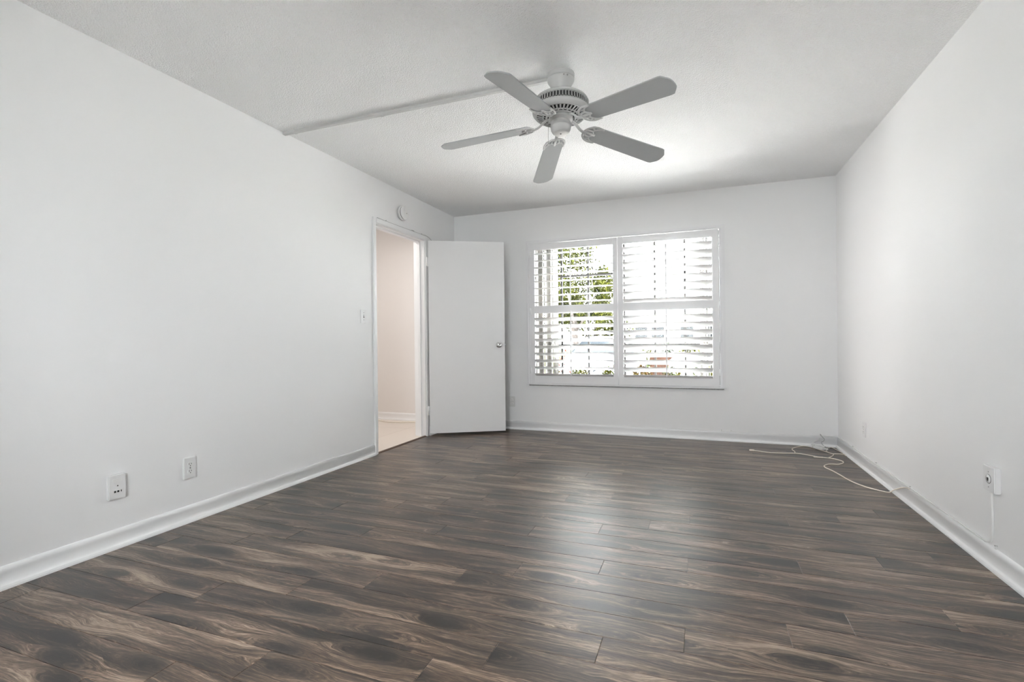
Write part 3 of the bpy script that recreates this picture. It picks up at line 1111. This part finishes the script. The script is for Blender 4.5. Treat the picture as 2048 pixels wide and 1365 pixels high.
# ------------------------------------------------------------------ cords in the far right corner
zf = .0035
cord = [(3.10, -.385, zf), (3.228, -.436, zf), (3.33, -.425, zf), (3.423, -.40, zf), (3.50, -.43, zf), (3.565, -.485, zf), (3.622, -.504, zf), (3.67, -.515, zf), (3.699, -.55, zf), (3.722, -.592, zf),
        (3.715, -.65, zf), (3.668, -.715, zf), (3.625, -.722, zf), (3.587, -.745, zf), (3.556, -.80, zf), (3.553, -.86, zf), (3.575, -.93, zf), (3.598, -1.04, zf), (3.627, -1.20, zf), (3.66, -1.29, zf), (3.699, -1.356, zf),
        (3.75, -1.408, zf), (3.785, -1.420, zf), (3.800, -1.45, .028), (3.806, -1.53, .062), (3.812, -1.585, .082), (3.8135, -1.625, .0915), (3.8135, -1.655, .0925)]
co = empty('beige_cord', (3.6, -.6, 0))
tag(co, 'long beige cord winding over the floor and up right baseboard', 'cord')
def at(pts, o):
    return [(x - o.location.x, y_ - o.location.y, z) for x, y_, z in pts]
MB().tube(at(cord, co), .0036, seg=8, smooth_pts=5).build('wire', M['cord'], co)
MB().box((-.530, .196, .001), (-.488, .214, .012), .003, mat4=None).build('plug', M['cord'], co)
MB().box((-.060, .088, .001), (.010, .102, .009), .003).build('connector', M['cord'], co)

loop = [(3.424, -.386, zf), (3.432, -.33, zf), (3.425, -.25, zf), (3.441, -.19, zf), (3.49, -.115, zf), (3.539, -.058, zf), (3.58, -.075, zf), (3.62, -.13, zf), (3.66, -.21, zf), (3.70, -.30, zf), (3.717, -.343, zf), (3.700, -.40, zf), (3.668, -.465, zf), (3.652, -.488, zf)]
tag(MB().tube(loop, .0034, seg=8, smooth_pts=5).build('looped_cord', M['cord']), 'cream cord looping from the beige cord to white coil', 'cord')
spur = [(3.717, -.345, zf + .004), (3.755, -.315, zf), (3.795, -.315, zf), (3.7985, -.345, zf), (3.795, -.375, zf)]
lp2 = [(3.692, -.31, zf + .003), (3.690, -.22, zf), (3.715, -.12, zf), (3.748, -.055, zf), (3.768, -.048, zf), (3.776, -.09, zf), (3.79, -.19, zf), (3.797, -.26, zf)]
tag(MB().tube(spur, .0033, seg=8, smooth_pts=5).build('cord_spur', M['cord']), 'short cream cord end touching the right baseboard', 'cord')
tag(MB().tube(lp2, .0026, seg=8, smooth_pts=5).build('corner_cord', M['cord']), 'thin cream cord curling into the far right corner', 'cord')
# coil of white cable, wound eight times
pts = []
for i in range(8 * 18 + 1):
    a = 2 * PI * i / 18
    k = i / (8 * 18)
    wob = .012 * math.sin(a * .37 + 1.3)
    cx, cy = 3.640 + .010 * math.sin(i * .11), -.165 + .012 * math.cos(i * .083)
    r1, r2 = .082 - .030 * k + wob, .040 - .012 * k + wob * .6
    th = R_(-58) + .25 * math.sin(i * .05)
    x, y_ = r1 * math.cos(a), r2 * math.sin(a)
    pts.append((cx + x * math.cos(th) - y_ * math.sin(th), cy + x * math.sin(th) + y_ * math.cos(th), .0125 + .026 * k + .003 * math.sin(a * 1.5)))
pts += [(3.61, -.10, .045), (3.66, -.055, .060), (3.675, -.035, .075), (3.660, -.030, .062), (3.640, -.032, .048)]
tag(MB().tube(pts, .0025, seg=6, smooth_pts=2).build('cable_coil', M['cable']), 'small coil of white cable on the floor in corner', 'cable coil')
pts = [(3.690, -.010, .103), (3.686, -.020, .112), (3.700, -.018, .090), (3.716, -.024, .070), (3.706, -.034, .052), (3.690, -.038, .042), (3.700, -.050, .020), (3.722, -.06, .0045), (3.74, -.10, .0035)]
tag(MB().tube(pts, .0024, seg=7, smooth_pts=5).build('drop_cable', M['greycable']), 'short grey cable hanging from the far baseboard clip', 'cable')

# ------------------------------------------------------------------ outside
GZ = -.35
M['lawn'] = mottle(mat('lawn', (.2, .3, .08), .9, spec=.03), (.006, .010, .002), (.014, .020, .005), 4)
M['concrete'] = mottle(mat('bounce_concrete', (.6, .58, .55), .8), (.72, .71, .70), (.82, .81, .80), 3)
M['paver'] = mottle(mat('grey_paver', (.1, .1, .1), .9), (.080, .080, .079), (.115, .115, .113), 4)
M['asphalt'] = mottle(mat('asphalt', (.05, .05, .05), .9, spec=.03), (.030, .030, .030), (.05, .05, .049), 5)
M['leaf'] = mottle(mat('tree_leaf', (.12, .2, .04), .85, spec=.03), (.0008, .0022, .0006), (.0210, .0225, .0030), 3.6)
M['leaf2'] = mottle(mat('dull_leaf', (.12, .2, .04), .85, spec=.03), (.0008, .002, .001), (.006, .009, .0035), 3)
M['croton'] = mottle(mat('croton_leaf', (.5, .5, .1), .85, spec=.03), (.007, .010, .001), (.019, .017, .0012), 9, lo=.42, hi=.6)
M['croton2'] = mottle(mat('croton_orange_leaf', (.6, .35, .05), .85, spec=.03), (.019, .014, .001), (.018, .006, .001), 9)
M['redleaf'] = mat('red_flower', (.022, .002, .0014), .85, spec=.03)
M['bark'] = mottle(mat('bark', (.15, .1, .07), .9), (.008, .006, .005), (.024, .018, .014), 12)
M['carwhite'] = mat('white_car_paint', (.82, .83, .84), .2, coat=.6)
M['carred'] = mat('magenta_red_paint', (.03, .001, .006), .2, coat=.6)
M['carsilver'] = mat('silver_paint', (.45, .46, .47), .25, metal=.6, coat=.5)
M['carglass'] = mat('car_glass', (.004, .005, .006), .3, spec=.03)
M['tyre'] = mat('tyre', (.004, .004, .004), .9, spec=.03)
M['stucco'] = mat('white_stucco', (.80, .79, .77), .9, bump=(25, .2, .01))
M['bglass'] = mat('building_glass', (.006, .007, .008), .3, spec=.03)
M['terracotta'] = mottle(mat('terracotta_wall', (.45, .2, .12), .9, spec=.03), (.013, .0066, .0043), (.019, .010, .0066), 8)

MB().box((-40, TB, GZ - .2), (40, 60, GZ)).build('ground', M['lawn'])
struct(bpy.data.objects['ground'], 'lawn outside the window', 'ground')
MB().box((-14, 7.0, GZ), (14, 14.5, GZ + .012)).build('driveway', M['asphalt'])
struct(bpy.data.objects['driveway'], 'grey parking area outside the window', 'driveway')
MB().box((-14, .15, GZ), (14, 6.95, GZ + .012)).build('bounce_slab', M['concrete'])  # unseen pale ground, added to throw daylight up through the louvers
struct(bpy.data.objects['bounce_slab'], 'unseen pale slab under the window, added to bounce daylight in', 'bounce_slab')
MB().box((-6, -16, GZ - .2), (10, YF - .2, -.06)).build('patio', M['paver'])
struct(bpy.data.objects['patio'], 'grey paver patio behind the camera', 'patio')

def leaf_cloud(n, spread, size, seed, droop=.2):
    """leaf blades scattered in ellipsoids: [(centre, radii), ...]"""
    rnd = random.Random(seed)
    vs, fs = [], []
    for _ in range(n):
        c, r = rnd.choice(spread)
        while True:
            d = Vector((rnd.uniform(-1, 1), rnd.uniform(-1, 1), rnd.uniform(-1, 1)))
            if .25 < d.length < 1:
                break
        p = Vector((c[0] + d.x * r[0], c[1] + d.y * r[1], c[2] + d.z * r[2]))
        e = Euler((rnd.uniform(-1, 1), rnd.uniform(-1, 1) + droop, rnd.uniform(0, 6.3)))
        m = e.to_matrix()
        s = size * rnd.uniform(.6, 1.3)
        k = len(vs)
        for q in ((-s, 0, 0), (-.1 * s, -.32 * s, .06 * s), (s, 0, -.12 * s), (-.1 * s, .32 * s, .06 * s)):
            vs.append(p + m @ Vector(q))
        fs += [(k, k + 1, k + 2), (k, k + 2, k + 3)]
    return vs, fs

def foliage(name, args, m, parent):
    vs, fs = leaf_cloud(*args)
    me = bpy.data.meshes.new(name)
    me.from_pydata([tuple(v) for v in vs], [], fs)
    me.materials.append(m)
    o = bpy.data.objects.new(name, me)
    S.collection.objects.link(o)
    o.parent = parent
    return o

def tree(x, y_, blobs, n, size, trunk_h, label, seed, m='leaf', name='leafy_tree'):
    r = empty(name, (x, y_, GZ))
    tag(r, label, 'tree', 'trees outside the window')
    b = MB()
    b.tube([(0, 0, 0), (.05, .02, trunk_h * .5), (-.03, 0, trunk_h), (.05, .05, trunk_h + .9)], .09, seg=10, smooth_pts=5)
    for a in range(4):
        an = a * 1.7 + seed
        b.tube([(0, 0, trunk_h * .9), (.35 * math.cos(an), .35 * math.sin(an), trunk_h + .4), (.75 * math.cos(an), .75 * math.sin(an), trunk_h + .9)], .035, seg=7, smooth_pts=4)
    b.build('trunk', M['bark'], r)
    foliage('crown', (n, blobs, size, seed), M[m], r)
    return r
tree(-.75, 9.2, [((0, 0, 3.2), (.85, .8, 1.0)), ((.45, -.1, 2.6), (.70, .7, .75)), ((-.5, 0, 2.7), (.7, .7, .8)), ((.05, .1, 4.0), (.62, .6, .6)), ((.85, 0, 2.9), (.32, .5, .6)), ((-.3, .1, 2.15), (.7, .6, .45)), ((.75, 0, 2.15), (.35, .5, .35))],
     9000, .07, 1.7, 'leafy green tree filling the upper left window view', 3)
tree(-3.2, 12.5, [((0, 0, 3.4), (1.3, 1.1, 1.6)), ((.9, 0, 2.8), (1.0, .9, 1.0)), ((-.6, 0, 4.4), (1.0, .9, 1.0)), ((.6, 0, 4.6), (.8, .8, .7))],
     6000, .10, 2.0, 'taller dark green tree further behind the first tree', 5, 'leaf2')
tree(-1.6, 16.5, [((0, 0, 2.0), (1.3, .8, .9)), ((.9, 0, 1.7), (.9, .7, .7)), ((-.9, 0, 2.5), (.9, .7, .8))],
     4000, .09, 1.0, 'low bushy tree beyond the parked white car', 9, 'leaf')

# croton plants in the bed right under the window
cr_labels = ['yellow-green croton shrub at the left end under the window', 'yellow-green croton shrub second from the left under the window',
             'yellow-green croton shrub below the shutter meeting stile', 'orange-tinged croton shrub below the right shutter left half',
             'yellow croton shrub below the right shutter tilt rod', 'golden croton shrub at the right end under the window']
for i, (x, hgt) in enumerate(((1.04, 1.05), (1.37, 1.03), (1.71, 1.06), (2.05, 1.07), (2.38, 1.05), (2.71, 1.06))):
    r = empty('croton_shrub', (x, .44, GZ))
    tag(r, cr_labels[i], 'shrub', 'croton shrubs under the window')
    b = MB()
    for k in range(5):
        an = k * 1.26 + i
        b.tube([(0, 0, 0), (.04 * math.cos(an), .04 * math.sin(an), .4), (.09 * math.cos(an), .07 * math.sin(an), .8)], .008, seg=6, smooth_pts=3)
    b.build('stem', M['bark'], r)
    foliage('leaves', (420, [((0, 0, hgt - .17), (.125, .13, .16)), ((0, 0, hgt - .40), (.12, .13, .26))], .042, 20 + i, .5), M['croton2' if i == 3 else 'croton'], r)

def shrub(x, y_, r3, n, size, m, label, seed, name='garden_shrub', grp='shrubs around the parking area'):
    r = empty(name, (x, y_, GZ))
    tag(r, label, 'shrub', grp)
    b = MB()
    for k in range(4):
        an = k * 1.57 + seed
        b.tube([(0, 0, 0), (.3 * r3[0] * math.cos(an), .3 * r3[1] * math.sin(an), r3[2])], .015, seg=6)
    b.build('stem', M['bark'], r)
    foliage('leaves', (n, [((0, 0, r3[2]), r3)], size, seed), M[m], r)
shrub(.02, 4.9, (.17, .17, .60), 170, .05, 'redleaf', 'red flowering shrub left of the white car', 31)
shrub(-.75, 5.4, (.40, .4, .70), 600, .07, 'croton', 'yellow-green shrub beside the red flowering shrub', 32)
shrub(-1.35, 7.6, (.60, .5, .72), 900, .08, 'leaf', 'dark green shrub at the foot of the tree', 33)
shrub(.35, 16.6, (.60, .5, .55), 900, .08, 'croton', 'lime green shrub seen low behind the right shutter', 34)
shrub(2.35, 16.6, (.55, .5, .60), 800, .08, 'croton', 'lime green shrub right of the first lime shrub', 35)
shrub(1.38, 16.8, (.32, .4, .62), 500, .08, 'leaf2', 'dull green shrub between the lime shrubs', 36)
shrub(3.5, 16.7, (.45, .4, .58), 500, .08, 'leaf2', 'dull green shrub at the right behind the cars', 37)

def car(name, loc, rot, paint, label, prof_h=1.42, emblem=False):
    """simple but complete saloon; nose along local -Y"""
    r = empty(name, loc, (0, 0, rot))
    tag(r, label, 'car', 'parked cars outside the window')
    W2 = .88
    def loft(secs, m, nm, sm=True):
        b = MB()
        t = bmesh.new()
        rings = [[t.verts.new(p) for p in s] for s in secs]
        n = len(rings[0])
        for A, B in zip(rings, rings[1:]):
            for i in range(n):
                f = t.faces.new((A[i], A[(i + 1) % n], B[(i + 1) % n], B[i]))
                f.smooth = sm
        t.faces.new(rings[0])
        t.faces.new(rings[-1][::-1])
        b.merge(t)
        return b.build(nm, m, r)
    def sec(y_, w, z0, z1, rad=.12):
        pts = []
        for sx, sz in ((1, -1), (1, 1), (-1, 1), (-1, -1)):
            cx, cz = sx * (w - rad), (z1 - rad if sz > 0 else z0 + rad)
            a0 = {(1, -1): -PI / 2, (1, 1): 0, (-1, 1): PI / 2, (-1, -1): PI}[(sx, sz)]
            for k in range(4):
                a = a0 + PI / 2 * k / 3
                pts.append((cx + rad * math.cos(a), y_, cz + rad * math.sin(a)))
        return pts
    loft([sec(-2.25, W2 * .80, .30, .66, .1), sec(-2.15, W2 * .92, .22, .74, .1), sec(-1.8, W2, .20, .82, .1), sec(-1.0, W2, .20, .94, .1),
          sec(0, W2, .20, .96, .1), sec(1.3, W2, .20, .98, .1), sec(1.95, W2 * .96, .22, .96, .1), sec(2.2, W2 * .88, .34, .88, .1)], paint, 'body')
    def csec(y_, w, z1):
        w0 = W2 * .92
        return [(w0, y_, .90), (w0 * .98, y_, .99), (w, y_, z1 - .05), (w - .08, y_, z1), (-w + .08, y_, z1), (-w, y_, z1 - .05), (-w0 * .98, y_, .99), (-w0, y_, .90)]
    loft([csec(-.98, W2 * .88, 1.00), csec(-.15, W2 * .70, prof_h - .03), csec(.25, W2 * .69, prof_h), csec(.85, W2 * .68, prof_h - .04), csec(1.75, W2 * .80, 1.02)], M['carglass'], 'windows')
    def rsec(y_, w, z1):
        return [(w, y_, z1 - .05), (w - .08, y_, z1 + .006), (-w + .08, y_, z1 + .006), (-w, y_, z1 - .05)]
    loft([rsec(-.22, W2 * .71, prof_h - .045), rsec(.25, W2 * .70, prof_h), rsec(.95, W2 * .70, prof_h - .055)], paint, 'roof')
    for sx in (-1, 1):
        for y_ in (-1.35, 1.30):
            b = MB()
            b.lathe([(0, 0), (.20, 0), (.21, .01), (.30, .01), (.32, .04), (.32, .18), (.30, .21), (0, .21)], 24, Matrix.Translation((sx * (W2 - .19), y_, .32)) @ Matrix.Rotation(sx * PI / 2, 4, 'Y'))
            b.build('wheel', M['tyre'], r)
        b = MB().lathe([(0, -.03), (.10, -.02), (.13, 0), (.10, .02), (0, .03)], 20, Matrix.Translation((sx * .60, -2.17, .64)) @ Matrix.Diagonal((1.5, .5, .55, 1)))
        b.build('headlight', M['chrome'], r)
        MB().box((sx * (W2 + .0) - .02 + sx * .05, -.86, .95), (sx * W2 + .02 + sx * .13, -.76, 1.07), .03).build('mirror', paint, r)
    if emblem:
        # thin dark wing-shaped grille either side of a round chrome badge
        for s in (-1, 1):
            pol = [(s * .075, .005), (s * .16, .055), (s * .44, .075), (s * .44, .095), (s * .16, .095), (s * .06, .085)]
            if s < 0:
                pol = pol[::-1]
            q = Matrix(((1, 0, 0, 0), (0, 0, -1, -2.245), (0, 1, 0, .585), (0, 0, 0, 1)))
            MB().prism(pol, .035, q).build('grille', M['carglass'], r)
        b = MB()
        for ra, rb in ((.075, .05), (.028, .048), (.05, .02)):
            b.tube([(ra * math.cos(2 * PI * k / 24), -2.285, .645 + rb * math.sin(2 * PI * k / 24)) for k in range(25)], .008, seg=6)
        b.build('badge', M['chrome'], r)
    return r
car('parked_car', (.33, 8.3, GZ), 0, M['carwhite'], 'white car facing the window behind the left shutter', emblem=True)
car('parked_car', (4.15, 10.6, GZ), R_(-76), M['carwhite'], 'white car parked at an angle behind the right shutter')
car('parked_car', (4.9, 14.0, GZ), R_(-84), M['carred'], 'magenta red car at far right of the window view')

MB().box((1.2, 11.2, GZ), (2.45, 11.4, .5), .02).build('garden_wall', M['terracotta'])
tag(bpy.data.objects['garden_wall'], 'low terracotta garden wall behind the right shutter', 'garden wall')
bd = empty('apartment_building', (3.0, 22.0, GZ))
tag(bd, 'white stucco building across the parking area', 'building')
MB().box((-4.0, 0, 0), (6, 6, 2.45), .02).build('wall', M['stucco'], bd)
MB().box((-4.3, -.4, 2.45), (6.3, 6.3, 2.62), .02).build('roof', M['stucco'], bd)
for x in (-3.2, -2.35, -.9, .1, 1.4):
    w = MB().box((x - .38, -.03, 1.15), (x + .38, .02, 2.05), .01).build('window', M['stucco'], bd)
    MB().box((x - .32, -.04, 1.21), (x + .32, -.02, 1.99)).build('pane', M['bglass'], w)
